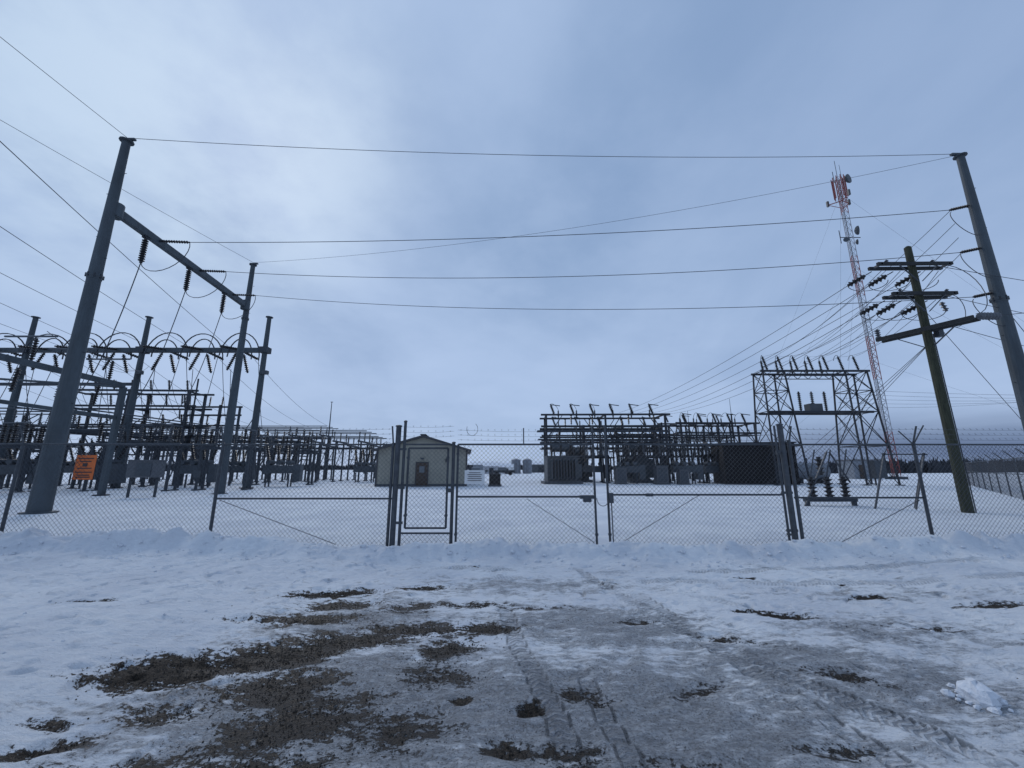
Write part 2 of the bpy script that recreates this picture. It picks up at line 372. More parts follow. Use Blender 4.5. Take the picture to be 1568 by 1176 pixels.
def fence(name,pts):
    b=B(name)
    for i,p in enumerate(pts): post(b,p[0],p[1],2.14,.032)
    for a,c in zip(pts[:-1],pts[1:]):
        b.tube((a[0],a[1]-.0,2.1),(c[0],c[1],2.1),.019,n=8,m=GALV)
        chain(b,(a[0],a[1]-.03),(c[0],c[1]-.03),.02,2.1)
        barbed(b,(a[0],a[1]-0,0),(c[0],c[1],0),2.14)
    return b
b=fence('chain_link_fence',[(-22,6.6),(-18,7.4),(-14.2,8.0),(-10.25,8.4),(-6.2,8.6),(-2.55,8.6)])
b.tube((-6.2,8.6,.98),(-2.5,8.6,.98),.02,n=8,m=GALV); b.tube((-6.1,8.6,.95),(-3.6,8.6,.08),.007,n=5,m=GALV)
b.finish()
b=fence('chain_link_fence',[(5.95,8.6),(8.62,8.6),(12.3,8.7),(16.0,8.8),(20,8.9)])
b.tube((5.9,8.6,1.0),(8.62,8.6,1.0),.02,n=8,m=GALV); b.tube((8.5,8.6,.95),(6.6,8.6,.06),.007,n=5,m=GALV)
b.beam((8.62,8.6,2.1),(8.82,8.5,2.5),.03,.02,GALV); b.beam((8.62,8.6,2.1),(8.45,8.7,2.4),.03,.02,GALV)
b.finish()
b=B('gate_post'); post(b,-2.45,8.6,2.52,.058,arm=False); post(b,-2.31,8.6,2.62,.032,arm=False)
for z_ in (.5,1.2,2.0): b.box((-2.38,8.6,z_),(.24,.05,.05),GALV)
b.finish()
b=B('gate_post'); post(b,5.80,8.6,2.55,.058,arm=False); post(b,5.95,8.6,2.2,.034,arm=False)
for z_ in (.35,1.1,1.95): b.box((5.76,8.6,z_),(.22,.05,.05),GALV)
b.beam((5.55,8.55,.12),(5.80,8.5,.05),.05,.04,GALV)
b.finish()
b=B('gate_post'); post(b,-1.25,8.6,2.16,.035,arm=False); b.finish()
def leaf(name,x0,x1,z0,z1,mid,diag=None,r=.024):
    b=B(name); y=8.57
    for x_ in (x0,x1): b.lathe((x_,y,z0),(x_,y,z1),[(0,r),(1,r)],8,GALV)
    for z_ in [z0,z1]+mid: b.lathe((x0,y,z_),(x1,y,z_),[(0,r*.85),(1,r*.85)],8,GALV)
    chain(b,(x0,y-.028),(x1,y-.028),z0,z1)
    if diag: b.tube(*diag,.006,n=5,m=GALV)
    for z_ in (z0+.25,z1-.2): b.box((x0,y-.01,z_),(.06,.07,.04),GALV); b.box((x1,y-.01,z_),(.06,.07,.04),GALV)
    return b
b=leaf('pedestrian_gate',-2.2,-1.36,.4,2.02,[])
b.box((-1.3,8.55,1.15),(.12,.06,.08),GALV); b.finish()
b=B('gate_header'); b.tube((-2.3,8.57,2.1),(-1.24,8.57,2.1),.02,n=8,m=GALV); b.tube((-2.3,8.57,.3),(-1.24,8.57,.3),.02,n=8,m=GALV)
chain(b,(-2.3,8.55),(-1.24,8.55),0,.3); barbed(b,(-2.5,8.6,0),(-1.24,8.6,0),2.2); b.finish()
b=leaf('vehicle_gate',-1.15,1.73,.03,2.1,[1.02],((.3,8.57,.98),(1.68,8.57,.12)))
b.tube((1.73,8.57,2.1),(1.73,8.57,2.5),.022,n=8,m=GALV); b.tube((.25,8.57,2.1),(.25,8.57,2.45),.012,m=GALV)
barbed(b,(-1.16,8.6,0),(1.73,8.6,0),2.12)
for k in range(-4,5):
    th=k*.5; b.tube((-.85+.12*math.sin(th),8.5,2.42-.14*math.cos(th)),(-.85+.12*math.sin(th+.5),8.5,2.42-.14*math.cos(th+.5)),.005,n=3,m=MESHM)
b.beam((1.4,8.5,1.02),(1.72,8.5,1.02),.07,.07,GALV); b.box((1.55,8.49,.98),(.16,.1,.12),GALV)
b.finish()
b=leaf('vehicle_gate',2.0,5.66,.03,2.1,[1.06],((3.9,8.57,1.05),(2.2,8.57,.1)))
b.tube((2.0,8.57,2.1),(2.0,8.57,2.5),.022,n=8,m=GALV); b.tube((5.66,8.57,2.1),(5.66,8.57,2.5),.022,n=8,m=GALV)
barbed(b,(2.0,8.6,0),(5.7,8.6,0),2.12)
b.box((2.05,8.5,1.0),(.08,.08,.2),GALV); b.tube((2.05,8.5,.9),(2.05,8.5,.02),.012,m=GALV); b.box((2.85,8.52,1.06),(.14,.06,.06),GALV)
b.arc((1.75,8.5,1.0),(2.0,8.5,1.0),.16,.009,GALV,side=V((0,0,-1)))
b.finish()
b=B('chain_link_fence')
pts=[(18.2,13.0)]
dirv=V((.70,.714,0))
for i in range(11): pts.append((18.2+dirv.x*3.6*(i+1),13.0+dirv.y*3.6*(i+1)))
for p in pts: post(b,p[0],p[1],2.15,.035,arm=False); b.beam((p[0],p[1],2.1),(p[0]-.3,p[1]+.15,2.5),.05,.03,GALV)
for a,c in zip(pts[:-1],pts[1:]):
    b.tube((*a,2.1),(*c,2.1),.025,n=6,m=GALV); b.tube((*a,1.3),(*c,1.3),.018,n=6,m=GALV); chain(b,a,c,.03,2.1,.13,.0028)
    for k in range(3): b.tube((a[0]-.1*k,a[1],2.2+.12*k),(c[0]-.1*k,c[1],2.2+.12*k),.006,n=3,m=MESHM)
b.finish()
b=B('warning_sign'); b.box((-8.9,8.44,1.62),(.42,.006,.5),ORANGE)
for i,(z_,w_) in enumerate([(1.80,.32),(1.74,.24),(1.60,.3),(1.52,.34),(1.46,.26),(1.42,.3)]): b.box((-8.9,8.434,z_),(w_,.004,.022),INK)
b.box((-8.9,8.434,1.67),(.1,.004,.07),INK)
b.beam((-9.08,8.45,1.86),(-9.08,8.47,1.86),.02,.02,GALV); b.finish()
b=B('notice_sign'); b.box((-.78,8.5,1.42),(.42,.006,.28),SIGNW)
for z_ in (1.51,1.47,1.43,1.39,1.35): b.box((-.78,8.494,z_),(random.uniform(.24,.36),.004,.012),INK)
b.finish()

# ---------------- steel poles ----------------
def steelpole(x,y,h,r0,r1,collars=()):
    b=B('steel_utility_pole')
    b.lathe((0,0,-.3),(0,0,h),[(0,r0),(1,r1)],16,STEEL)
    b.tube((0,0,h),(0,0,h+.05),r1*1.7,n=12,m=STEEL)
    for z_ in collars:
        rr=r0+(r1-r0)*z_/h; b.lathe((0,0,z_-.14),(0,0,z_+.14),[(0,rr*1.03),(.3,rr*1.1),(.45,rr*1.22),(.55,rr*1.22),(.7,rr*1.1),(1,rr*1.03)],16,STEEL)
        for k in range(8):
            th=k*math.pi/4; b.tube((rr*1.15*math.cos(th),rr*1.15*math.sin(th),z_-.08),(rr*1.15*math.cos(th),rr*1.15*math.sin(th),z_+.08),.025,m=DARK)
    b.tube((0,0,-.05),(0,0,.08),r0*1.5,n=12,m=STEEL)
    for k in range(int(h-1)):
        s_=1 if k%2 else -1; b.tube((s_*r0*.7,0,k+1),(s_*(r0*.7+.1),0,k+1),.012,n=4,m=DARK)
    return b
b=steelpole(0,0,15.6,.325,.15,(9.2,)); b.box((.05,0,15.72),(.62,.12,.08),STEEL); b.finish((-16.9,14.8,0))
b=steelpole(0,0,15.6,.29,.14,(11.6,)); b.box((.05,0,15.72),(.55,.12,.08),STEEL); b.finish((-18.25,25.6,0))
b=steelpole(0,0,15.65,.32,.14,(8.6,)); b.box((-.1,0,15.77),(.6,.12,.08),STEEL)
for z_,dx in ((13.1,-.95),(11.0,-.95),(8.9,-.9)):
    b.ins((-.2,0,z_),(dx,.15,z_-.12),.07,8,PORC)
b.finish((20.66,15.7,0))
b=B('pole_crossbeam')
A=V((-16.9,14.8,12.35)); C=V((-18.25,25.6,12.5)); b.beam(A,C,.26,.32,STEEL)
d=(C-A)
for t in (0.02,.98): p=A+d*t; b.tube(p-V((0,0,.3)),p+V((0,0,.3)),.27,n=12,m=STEEL)
RH=[]
for t in (.18,.46,.76):
    p=A+d*t; b.box(p-V((0,0,.2)),(.18,.25,.12),DARK)
    b.ins(p-V((0,0,.26)),p-V((0,0,1.5)),.13,10)
    q=A+d*(t+.06); e=q+V((1.5,.1,.0)); b.tube(q,q+V((.25,0,0)),.06,m=DARK); b.ins(q+V((.2,0,0)),e,.075,10); RH.append(e)
    b.arc(e,p-V((0,0,1.5)),.8,.018,side=V((.35,0,-1)))
    b.sag(p-V((0,0,1.5)),p+V((-2.6,1.0,-7.4)),1.2,.02)
b.finish()
b=B('power_line')
b.sag((-16.9,14.8,15.8),(20.66,15.7,15.8),.5,.011,k=40)
for e,(z_,dx) in zip(RH,((13.0,-.95),(10.9,-.95),(8.8,-.9))):
    b.sag(e,(20.66+dx,15.85,z_-.02),.75 if z_<12 else .45,.015,k=40)
b.sag((-18.25,25.6,15.8),(20.66,15.7,15.75),.9,.008,k=40)
b.sag((-16.9,14.8,15.8),(-18.5,-40,17),.9,.010,k=30); b.sag((-18.25,25.6,15.8),(-30,-30,17),.9,.010,k=30)
for z_ in (13,11,8.8):
    b.arc((20.66-.9,15.85,z_-.12),(20.66-.2,15.6,z_-1.4),.45,.014,side=V((-.6,0,-.4)))
for k,x_ in enumerate((-23.3,-26.6,-29.8,-34,-37,-40.2,-44.5,-48)):
    b.sag((x_,31.2,11.4),(x_+21-2*(k%3),-28,14.5),1.0,.014,k=34)
for k in range(4): b.sag((-24+k*.6,24-2*k,8.0),(-34-k*1.5,36+k,11),.5,.014)
b.finish()

# ---------------- left gantry ----------------
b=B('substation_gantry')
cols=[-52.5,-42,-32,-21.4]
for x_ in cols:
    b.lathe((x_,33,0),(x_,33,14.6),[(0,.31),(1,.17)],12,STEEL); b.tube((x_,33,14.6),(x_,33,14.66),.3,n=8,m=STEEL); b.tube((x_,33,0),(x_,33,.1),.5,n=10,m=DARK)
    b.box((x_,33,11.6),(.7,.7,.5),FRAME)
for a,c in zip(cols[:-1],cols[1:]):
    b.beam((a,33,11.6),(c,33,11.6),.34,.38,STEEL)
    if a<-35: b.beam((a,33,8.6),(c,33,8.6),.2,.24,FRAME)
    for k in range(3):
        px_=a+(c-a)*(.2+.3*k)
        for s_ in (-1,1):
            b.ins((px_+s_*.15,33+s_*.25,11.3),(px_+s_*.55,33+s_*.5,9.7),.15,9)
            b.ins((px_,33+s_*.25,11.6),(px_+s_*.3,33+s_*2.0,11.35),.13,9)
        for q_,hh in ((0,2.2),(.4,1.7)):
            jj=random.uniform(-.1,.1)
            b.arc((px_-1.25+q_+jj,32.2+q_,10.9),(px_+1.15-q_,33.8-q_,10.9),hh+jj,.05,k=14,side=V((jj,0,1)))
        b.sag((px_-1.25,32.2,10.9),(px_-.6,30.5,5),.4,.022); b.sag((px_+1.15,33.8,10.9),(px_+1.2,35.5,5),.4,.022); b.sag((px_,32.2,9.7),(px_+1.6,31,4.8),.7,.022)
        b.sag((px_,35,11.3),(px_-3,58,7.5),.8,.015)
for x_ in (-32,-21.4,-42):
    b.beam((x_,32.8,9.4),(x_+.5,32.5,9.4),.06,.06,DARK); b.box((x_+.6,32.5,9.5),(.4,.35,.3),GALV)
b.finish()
b=B('substation_gantry')
P=V((-24,24,0)); Q=V((-23.4,17.0,0))
for p in (P,Q): b.beam(p,p+V((0,0,6.5)),.26,.26,STEEL); b.tube(p,p+V((0,0,.1)),.4,m=DARK)
b.beam(P+V((0,0,6.6)),Q+V((0,0,6.6)),.22,.28,STEEL); b.beam(P+V((0,0,4.6)),Q+V((0,0,4.6)),.12,.18,STEEL)
for t in (.15,.45,.75):
    p=P.lerp(Q,t); b.ins(p+V((0,0,6.75)),p+V((0,0,7.9)),.12,8); b.ins(p+V((-.5,0,6.4)),p+V((-.6,0,5.2)),.12,8); b.tube(p+V((-1.6,0,8.0)),p+V((1.0,0,8.0)),.05,m=BUS)
b.tube(P+V((0,0,6.5)),P+V((-8,-1,6.9)),.07,m=STEEL)
b.finish()
b=B('substation_gantry')
for sx in (0,5.5,11):
    for sy in (0,2.2): b.beam((sx,sy,0),(sx,sy,9.0),.2,.2,FRAME); b.box((sx,sy,.06),(.5,.5,.12),GALV)
    for z_ in (3.6,5.4,7.2,8.8): b.beam((sx,0,z_),(sx,2.2,z_),.12,.14,FRAME)
for z_ in (3.8,5.6,7.4,8.9):
    for sy in (0,2.2): b.beam((-.8,sy,z_),(11.8,sy,z_),.15,.18,FRAME)
    for k in range(7):
        b.ins((.6+k*1.7,0,z_+.1),(.6+k*1.7-.1,-.1,z_+1.0),.12,6)
        if k%2: b.ins((1.2+k*1.5,2.2,z_-.1),(1.3+k*1.5,2.2,z_-1.0),.11,6)
        if random.random()<.6: b.sag((.6+k*1.7,0,z_+1),(.9+k*1.7+random.uniform(-1,1),1.5,z_-1.4),.3,.018)
b.finish((-42,37,0),.04)

# ---------------- yard equipment ----------------
def switch(x,y,rot=0,h=3.2,w=6,name='disconnect_switch',m=FRAME,il=1.2):
    b=B(name)
    for sx in (-w/2+.4,w/2-.4):
        for sy in (-.45,.45): b.beam((sx,sy,0),(sx,sy,h),.14,.14,m); b.box((sx,sy,.06),(.35,.35,.12),GALV)
        b.beam((sx,-.45,h*.15),(sx,.45,h*.85),.06,.06,m); b.beam((sx,.45,h*.15),(sx,-.45,h*.85),.06,.06,m)
    for sy in (-.45,.45): b.beam((-w/2,sy,h+.08),(w/2,sy,h+.08),.16,.18,m)
    for k in range(3):
        px_=-w/2+w*(k+.5)/3
        b.beam((px_,-1.0,h+.22),(px_,1.0,h+.22),.12,.12,m)
        for sy in (-.85,0,.85):
            b.ins((px_,sy,h+.25),(px_,sy,h+.25+il),.13,8,random.choice((PORC,PORC,GPORC)))
        zt=h+.3+il
        b.tube((px_,-1.1,zt),(px_,1.0,zt),.045,m=BUS)
        aa=random.uniform(.2,1.1); b.tube((px_,-.85,zt),(px_+.1,-.85+math.cos(aa)*1.3,zt+math.sin(aa)*1.3),.035,m=DARK); b.tube((px_,.85,zt),(px_,1.15,zt+.35),.025,m=DARK)
        b.arc((px_,1.0,zt),(px_+w/6,1.3,zt-.6),.5,.022)
    b.tube((-w/2+.4,-.5,0.8),(-w/2+.4,-.5,h),.03,m=GALV); b.box((-w/2+.4,-.6,1.2),(.35,.25,.5),TANK)
    return b.finish((x,y,0),rot)
def bus(x,y,rot,Lx,n,h=4.2,name='bus_structure',tiers=1,m=FRAME):
    b=B(name)
    for i in range(n):
        px_=-Lx/2+Lx*i/(n-1)
        for sy in (-1.2,1.2): b.beam((px_,sy,0),(px_,sy,h),.16,.16,m); b.box((px_,sy,.06),(.4,.4,.12),GALV)
        b.beam((px_,-2.2,h),(px_,2.2,h),.18,.2,m)
        for t in range(1,tiers): b.beam((px_,-1.4,h*(.35+.25*t)),(px_,1.4,h*(.35+.25*t)),.12,.12,m)
        b.beam((px_,-1.2,h*.3),(px_,1.2,h*.9),.07,.07,m)
        for sy in (-1.9,0,1.9):
            b.ins((px_,sy,h+.1),(px_,sy,h+1.15),.12,7,random.choice((PORC,GPORC)),n=6)
            if random.random()<.5: b.ins((px_+.4,sy,h-.1),(px_+.55,sy,h-1.0),.11,6,n=6)
            if random.random()<.6: b.sag((px_,sy,h+1.2),(px_+random.uniform(-1.5,1.5),sy+random.uniform(-1,1),2.6),-.3,.02,k=8)
    for sy in (-1.9,0,1.9): b.tube((-Lx/2-.8,sy,h+1.25),(Lx/2+.8,sy,h+1.25),.06,m=BUS)
    if tiers>1:
        for sy in (-1.2,1.2): b.beam((-Lx/2,sy,h-.3),(Lx/2,sy,h-.3),.12,.18,m)
    return b.finish((x,y,0),rot)
def breaker(x,y,rot=0):
    b=B('circuit_breaker')
    for sx in (-.9,.9):
        for sy in (-.4,.4): b.beam((sx,sy,0),(sx,sy,1.1),.1,.1,FRAME)
    b.box((0,0,1.5),(2.4,1.0,.7),TANK); b.box((1.5,0,1.2),(.6,.9,1.5),TANK)
    for k in (-.8,0,.8):
        b.lathe((k,-.6,2.1),(k,.6,2.1),[(0,.22),(1,.22)],10,TANK)
        for sy in (-1,1): b.ins((k,sy*.45,2.2),(k*1.15,sy*1.1,3.7),.15,9); b.tube((k*1.15,sy*1.1,3.7),(k*1.15,sy*1.12,3.9),.03,m=BUS)
    return b.finish((x,y,0),rot)
def transformer(x,y,rot=0,s=1.0):
    b=B('power_transformer')
    b.box((0,0,.15),(4.2,2.6,.3),GALV); b.box((0,0,1.6),(3.4,1.8,2.6),TANK); b.box((0,0,2.97),(3.6,2.0,.12),TANK)
    for k in range(9):
        for sy in (-1,1): b.box((-1.3+k*.32,sy*1.25,1.6),(.06,.65,2.1),TANK)
    for sy in (-1,1):
        for z_ in (.65,2.55): b.tube((-1.5,sy*1.2,z_),(1.5,sy*1.2,z_),.07,m=TANK)
    b.lathe((-1.0,.6,3.9),(1.6,.6,3.9),[(0,.05),(.02,.4),(.98,.4),(1,.05)],12,TANK); b.beam((-.6,.6,3),(-.6,.6,3.6),.1,.3,TANK); b.beam((1.2,.6,3),(1.2,.6,3.6),.1,.3,TANK)
    for k in (-1.1,-.1,.9): b.ins((k,-.4,3.0),(k*1.15,-.8,4.6),.17,10,PORC); b.tube((k*1.15,-.8,4.6),(k*1.15,-.85,4.85),.03,m=BUS)
    b.box((2.0,0,1.4),(.5,.9,1.5),TANK)
    o=b.finish((x,y,0),rot); o.scale=(s,s,s); return o
for x_,y_,r_,h_ in [(-35,27,.15,3.0),(-27,29,.1,3.2),(-30.5,37,0,3.4),(-22.5,40,.1,3.2),(-43,36,0,3.6),(-36,43,0,3.4),(-52,40,0,3.5),(-46,29,.1,3.6)]: switch(x_,y_,r_,h_)
switch(-25,46,0,3.2,6); switch(-16.5,52,.1,3.2,5); switch(-30,24,1.4,2.8,5); switch(-21.5,30.5,.2,3.0,4); switch(-39,24,.1,3.2,6)
bus(-36,48,0,22,6,5.0,tiers=2); bus(-27,56,.02,16,6,4.6,tiers=2); bus(-24.5,50,.03,12,5,4.8,tiers=1); bus(-48,34,.05,14,5,5.2,tiers=2); bus(-40,58,0,26,7,6.2,tiers=2); bus(-33,33.5,1.5,10,4,4.6,tiers=2)
for x_,y_,r_ in [(-26.5,34,.1),(-32.5,32,0),(-20.6,36,.2),(-38,31,.2),(-29,43,0),(-17,47,0),(-44,41,0),(-34.5,24,0)]: breaker(x_,y_,r_)
b=B('substation_gantry')
for sx in (-1.3,1.3): b.beam((sx,0,0),(sx,0,7.6),.2,.2,FRAME)
b.beam((-1.3,0,7.4),(-1.3,0,10.2),.1,.1,FRAME)
for z_ in (7.4,6.6,5.6,4.6): b.beam((-2.2,0,z_),(3.4,0,z_),.14,.16,FRAME)
b.beam((3.2,0,0),(3.2,0,7.4),.16,.16,FRAME)
for z_ in (7.5,5.7):
    for k in (-1.8,0.2,1.4,2.6): b.ins((k,0,z_),(k+.1,-.1,z_+.9),.1,6)
b.beam((-1.3,0,1),(1.3,0,4.4),.08,.08,FRAME); b.beam((1.3,0,1),(-1.3,0,4.4),.08,.08,FRAME)
b.finish((-29.5,38,0))
b=B('lightning_mast'); b.tube((0,0,0),(0,0,6),.16,.12,m=DARK); b.tube((0,0,6),(0,0,11.5),.11,.05,m=DARK); b.tube((0,0,11.5),(0,0,11.55),.2,m=DARK); b.tube((0,0,0),(0,0,.1),.3,m=DARK); b.finish((-27.6,60,0))
b=B('equipment_cabinet'); b.box((0,0,1.55),(1.5,.5,.9),GPORC); b.box((0,-.27,1.55),(.7,.04,.7),TANK)
for sx in (-.6,.6): b.beam((sx,0,0),(sx,0,1.1),.1,.1,FRAME)
b.box((0,0,2.03),(1.6,.6,.06),GPORC); b.finish((-20.3,22.5,0),.3)

# ---------------- centre-right gantries ----------------
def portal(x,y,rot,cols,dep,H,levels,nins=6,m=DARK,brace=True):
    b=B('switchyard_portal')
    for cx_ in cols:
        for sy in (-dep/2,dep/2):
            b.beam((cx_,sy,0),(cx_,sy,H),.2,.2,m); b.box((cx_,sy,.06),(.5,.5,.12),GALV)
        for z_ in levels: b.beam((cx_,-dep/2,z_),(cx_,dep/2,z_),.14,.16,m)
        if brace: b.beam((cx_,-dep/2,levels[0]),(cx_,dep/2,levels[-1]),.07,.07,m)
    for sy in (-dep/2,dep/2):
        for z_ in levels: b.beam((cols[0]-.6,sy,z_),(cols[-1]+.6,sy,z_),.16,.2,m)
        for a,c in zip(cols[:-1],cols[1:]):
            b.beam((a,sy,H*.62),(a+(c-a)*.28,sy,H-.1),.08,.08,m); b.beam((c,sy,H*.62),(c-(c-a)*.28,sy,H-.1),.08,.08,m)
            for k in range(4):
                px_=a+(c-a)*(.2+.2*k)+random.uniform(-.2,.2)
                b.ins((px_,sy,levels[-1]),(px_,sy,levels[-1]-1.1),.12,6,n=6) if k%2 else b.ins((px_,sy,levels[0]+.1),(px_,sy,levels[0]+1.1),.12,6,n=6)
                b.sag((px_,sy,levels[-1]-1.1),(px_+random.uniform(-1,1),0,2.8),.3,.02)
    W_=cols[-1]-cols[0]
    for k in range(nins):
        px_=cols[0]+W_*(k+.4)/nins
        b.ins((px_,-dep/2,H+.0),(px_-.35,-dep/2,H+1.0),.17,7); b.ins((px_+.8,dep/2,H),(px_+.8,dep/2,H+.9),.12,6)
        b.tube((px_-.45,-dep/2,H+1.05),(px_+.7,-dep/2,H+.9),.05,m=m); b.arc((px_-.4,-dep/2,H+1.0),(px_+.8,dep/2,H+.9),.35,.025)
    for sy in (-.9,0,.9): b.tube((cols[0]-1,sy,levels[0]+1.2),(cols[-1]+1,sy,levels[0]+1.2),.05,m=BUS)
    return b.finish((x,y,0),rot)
portal(10.5,46,-.03,[-6.6,0,6.6],3.6,7.6,[4.6,6.2,7.5],6)
portal(12,54,0,[-7.5,-2.5,2.5,7.5],3,7.2,[4.2,5.8,7.0],5)
portal(25,50,.04,[-4.6,0,4.6],3.4,7.1,[4.4,5.8,7.0],5)
portal(27,60,0,[-5,0,5],3.4,8.2,[4.4,6,8],4)
portal(19,58,0,[-4,0,4],3,6.5,[4.0,6.3],3)
for x_,y_ in [(8,44),(14,43.5),(19.5,45.5),(23,45),(16.5,49),(10,50)]: switch(x_,y_,random.uniform(-.1,.1),2.8,5,m=DARK)
for x_,y_ in [(18,42.5),(21.8,43.5),(12.2,43),(26,47),(9.4,47)]: breaker(x_,y_,random.uniform(-.2,.2))
transformer(5.2,43,.1,.95); transformer(7.6,49,0,.9); transformer(14.5,47,1.5,1)
for (x_,y_,s_) in ((15.2,41.5,1),(17.3,41.2,.8),(11.2,42,.9)):
    b=B('equipment_cabinet'); b.box((0,0,.95),(1.2,.8,1.7),GPORC); b.box((0,-.42,.95),(.95,.03,1.4),GALV); b.box((0,0,1.84),(1.35,.95,.08),TANK); b.box((0,0,.05),(1.4,1,.1),GALV); o=b.finish((x_,y_,0),.1); o.scale=(s_,)*3
for x_,y_,h_ in ((27.8,50,10.3),(23.2,52,9)):
    b=B('lightning_mast'); b.tube((0,0,0),(0,0,h_-2),.14,.1,m=DARK); b.tube((0,0,h_-2),(0,0,h_),.04,.02,m=DARK); b.tube((0,0,0),(0,0,.1),.3,m=DARK); b.box((0,0,h_-2),(.3,.3,.1),DARK); b.finish((x_,y_,0))
b=B('dark_metal_enclosure'); b.box((0,0,2.05),(6.6,4.4,4.0),BLACK)
for k in range(23): b.box((-3.2+k*.29,-2.24,2.05),(.09,.06,3.9),BLACK)
b.box((0,0,4.12),(6.9,4.7,.12),DARK); b.box((0,0,.04),(6.9,4.7,.08),GALV)
b.box((1.9,-2.3,1.1),(.95,.05,2.1),DARK)
b.finish((25.2,42.5,0),-.2)
b=B('storage_tank'); b.lathe((-2,0,1.3),(2,0,1.3),[(0,.3),(.04,.9),(.96,.9),(1,.3)],14,SILO); b.box((-1.2,0,.3),(.3,1.4,.6),DARK); b.box((1.2,0,.3),(.3,1.4,.6),DARK); b.tube((0,0,2.1),(0,0,2.7),.15,m=DARK); b.finish((32,44,0))

# right lattice gantry
b=B('lattice_gantry')
H=11.3
def tower(cx_,cy,m=DARK):
    cs=[(-1,-1),(1,-1),(1,1),(-1,1)]
    P_=lambda c,t:V((cx_+c[0]*(1.55-.45*t),cy+c[1]*(1.5-.7*t),H*t))
    for c in cs: b.tube(P_(c,0),P_(c,1),.085,n=4,m=m); b.box(P_(c,0)+V((0,0,.05)),(.5,.5,.1),GALV)
    lv=[0,.33,.63,.82,1]
    for i,(a,d_) in enumerate(zip(lv[:-1],lv[1:])):
        for j in range(4):
            c0,c1=cs[j],cs[(j+1)%4]; b.tube(P_(c0,d_),P_(c1,d_),.05,n=4,m=m)
            b.tube(P_(c0,a),P_(c1,d_),.045,n=3,m=m)
            if i>=1: b.tube(P_(c1,a),P_(c0,d_),.045,n=3,m=m)
tower(26.6,40); tower(35.0,40)
for sy in (-.8,.8):
    b.beam((25.3,40+sy,H),(36.4,40+sy,H),.16,.2,DARK); b.beam((25.6,40+sy,7.1),(36,40+sy,7.1),.16,.22,DARK)
    for k in range(6): b.beam((27.4+k*1.1,40+sy,H),(27.95+k*1.1,40+sy,H-.5),.05,.05,DARK); b.beam((28.5+k*1.1,40+sy,H),(27.95+k*1.1,40+sy,H-.5),.05,.05,DARK)
    b.beam((27.7,40+sy,H-.5),(34,40+sy,H-.5),.08,.08,DARK)
for k in range(7):
    px_=26.0+k*1.55; b.ins((px_,39.2,H+.1),(px_-.35,39.2,H+1.5),.15,8)
    if k<5: b.ins((px_+.6,40.8,H+.1),(px_+.5,40.8,H+1.5),.14,8)
    b.arc((px_-.35,39.2,H+1.5),(px_+.5,40.8,H+1.5),.3,.025)
b.tube((25.4,39.2,H+.3),(29,40,H+1.9),.04,m=DARK)
for k in (29.4,30.7,32.0): b.ins((k,40,7.3),(k,40,9.3),.17,9,GPORC if k==30.7 else PORC)
b.box((30.7,40,7.6),(1.3,.8,.8),TANK)
b.beam((34.4,38.6,0),(34.4,38.6,2),.1,.1,DARK); b.box((34.6,38.3,1.5),(1.0,.6,1.6),TANK)
b.finish()

b=B('surge_arrester')
for sx in (-.7,0,.7): b.ins((sx,0,.35),(sx*1.0,0,1.25),.18,5,PORC,10); b.tube((sx,0,1.25),(sx+.35,0,2.4),.03,m=GALV)
b.ins((.0,.3,1.3),(.0,.3,2.1),.17,4,PORC,10)
b.beam((-1.1,0,.28),(1.1,0,.28),.2,.14,FRAME)
for sx in (-1,1): b.beam((sx,0,0),(sx,0,.3),.14,.14,FRAME)
b.beam((-1.2,-.1,0),(.1,-.1,2.3),.06,.06,GALV); b.beam((.2,-.1,2.3),(.9,-.1,1.0),.05,.05,GALV)
b.finish((13.6,17.6,0))
b=B('strut_stand')
for k in (0,1.6):
    b.beam((k,0,0),(k+.8,0,2.2),.05,.05,GALV); b.beam((k+.75,0,2.2),(k+.55,.6,0),.04,.04,GALV)
b.beam((.7,0,2.15),(2.5,0,2.15),.05,.05,GALV)
b.finish((14.2,16.2,0))

# ---------------- wooden pole ----------------
b=B('wooden_utility_pole')
WX,WY=16.5,15.0
b.lathe((0,0,-.3),(0,0,10.6),[(0,.175),(.5,.15),(1,.12)],12,WOOD)
b.lathe((0,0,10.6),(0,0,10.66),[(0,.12),(1,.05)],12,WOOD)
for z_,x0,x1 in ((9.75,-1.6,1.45),(8.45,-1.25,1.35)):
    for sy in (-.2,.2): b.beam((x0,sy,z_),(x1,sy,z_+.03),.10,.13,ARM)
    for sx in (x0+.15,x1-.15): b.box((sx,0,z_),(.06,.5,.08),GALV)
    for sx in (-.8,.8): b.beam((sx,-.26,z_-.06),(sx*.1,-.2,z_-.75),.05,.02,GALV)
A3=V((-.75,1.25,6.95)); C3=V((.40,-1.4,6.95))
for o_ in (V((.2,.08,0)),V((-.2,-.08,0))): b.beam(A3+o_,C3+o_,.10,.15,ARM)
b.beam((0,0,6.2),A3.lerp(C3,.2)-V((0,0,.1)),.05,.03,GALV); b.beam((0,0,6.2),A3.lerp(C3,.8)-V((0,0,.1)),.05,.03,GALV)
SE=[]
dl=V((-.62,.62,-.38)).normalized()
for z_,xx in ((9.7,(-1.45,-.55,.6)),(8.4,(-1.15,-.45,.6))):
    for x_ in xx:
        p=V((x_,.25,z_-.05)); q=p+dl*.25; e=q+dl*.65; b.tube(p,q,.02,m=GALV); b.ins(q,e,.13,4,PORC); SE.append(e)
        b.arc(e,V((x_+.25,-.1,z_-.6)),.35,.014,side=V((0,0,-1)))
for x_,z_ in ((-1.0,9.82),(.9,9.82),(-.7,8.52),(1.2,8.52)): b.ins((x_,0,z_),(x_,0,z_+.22),.07,3,GPORC)
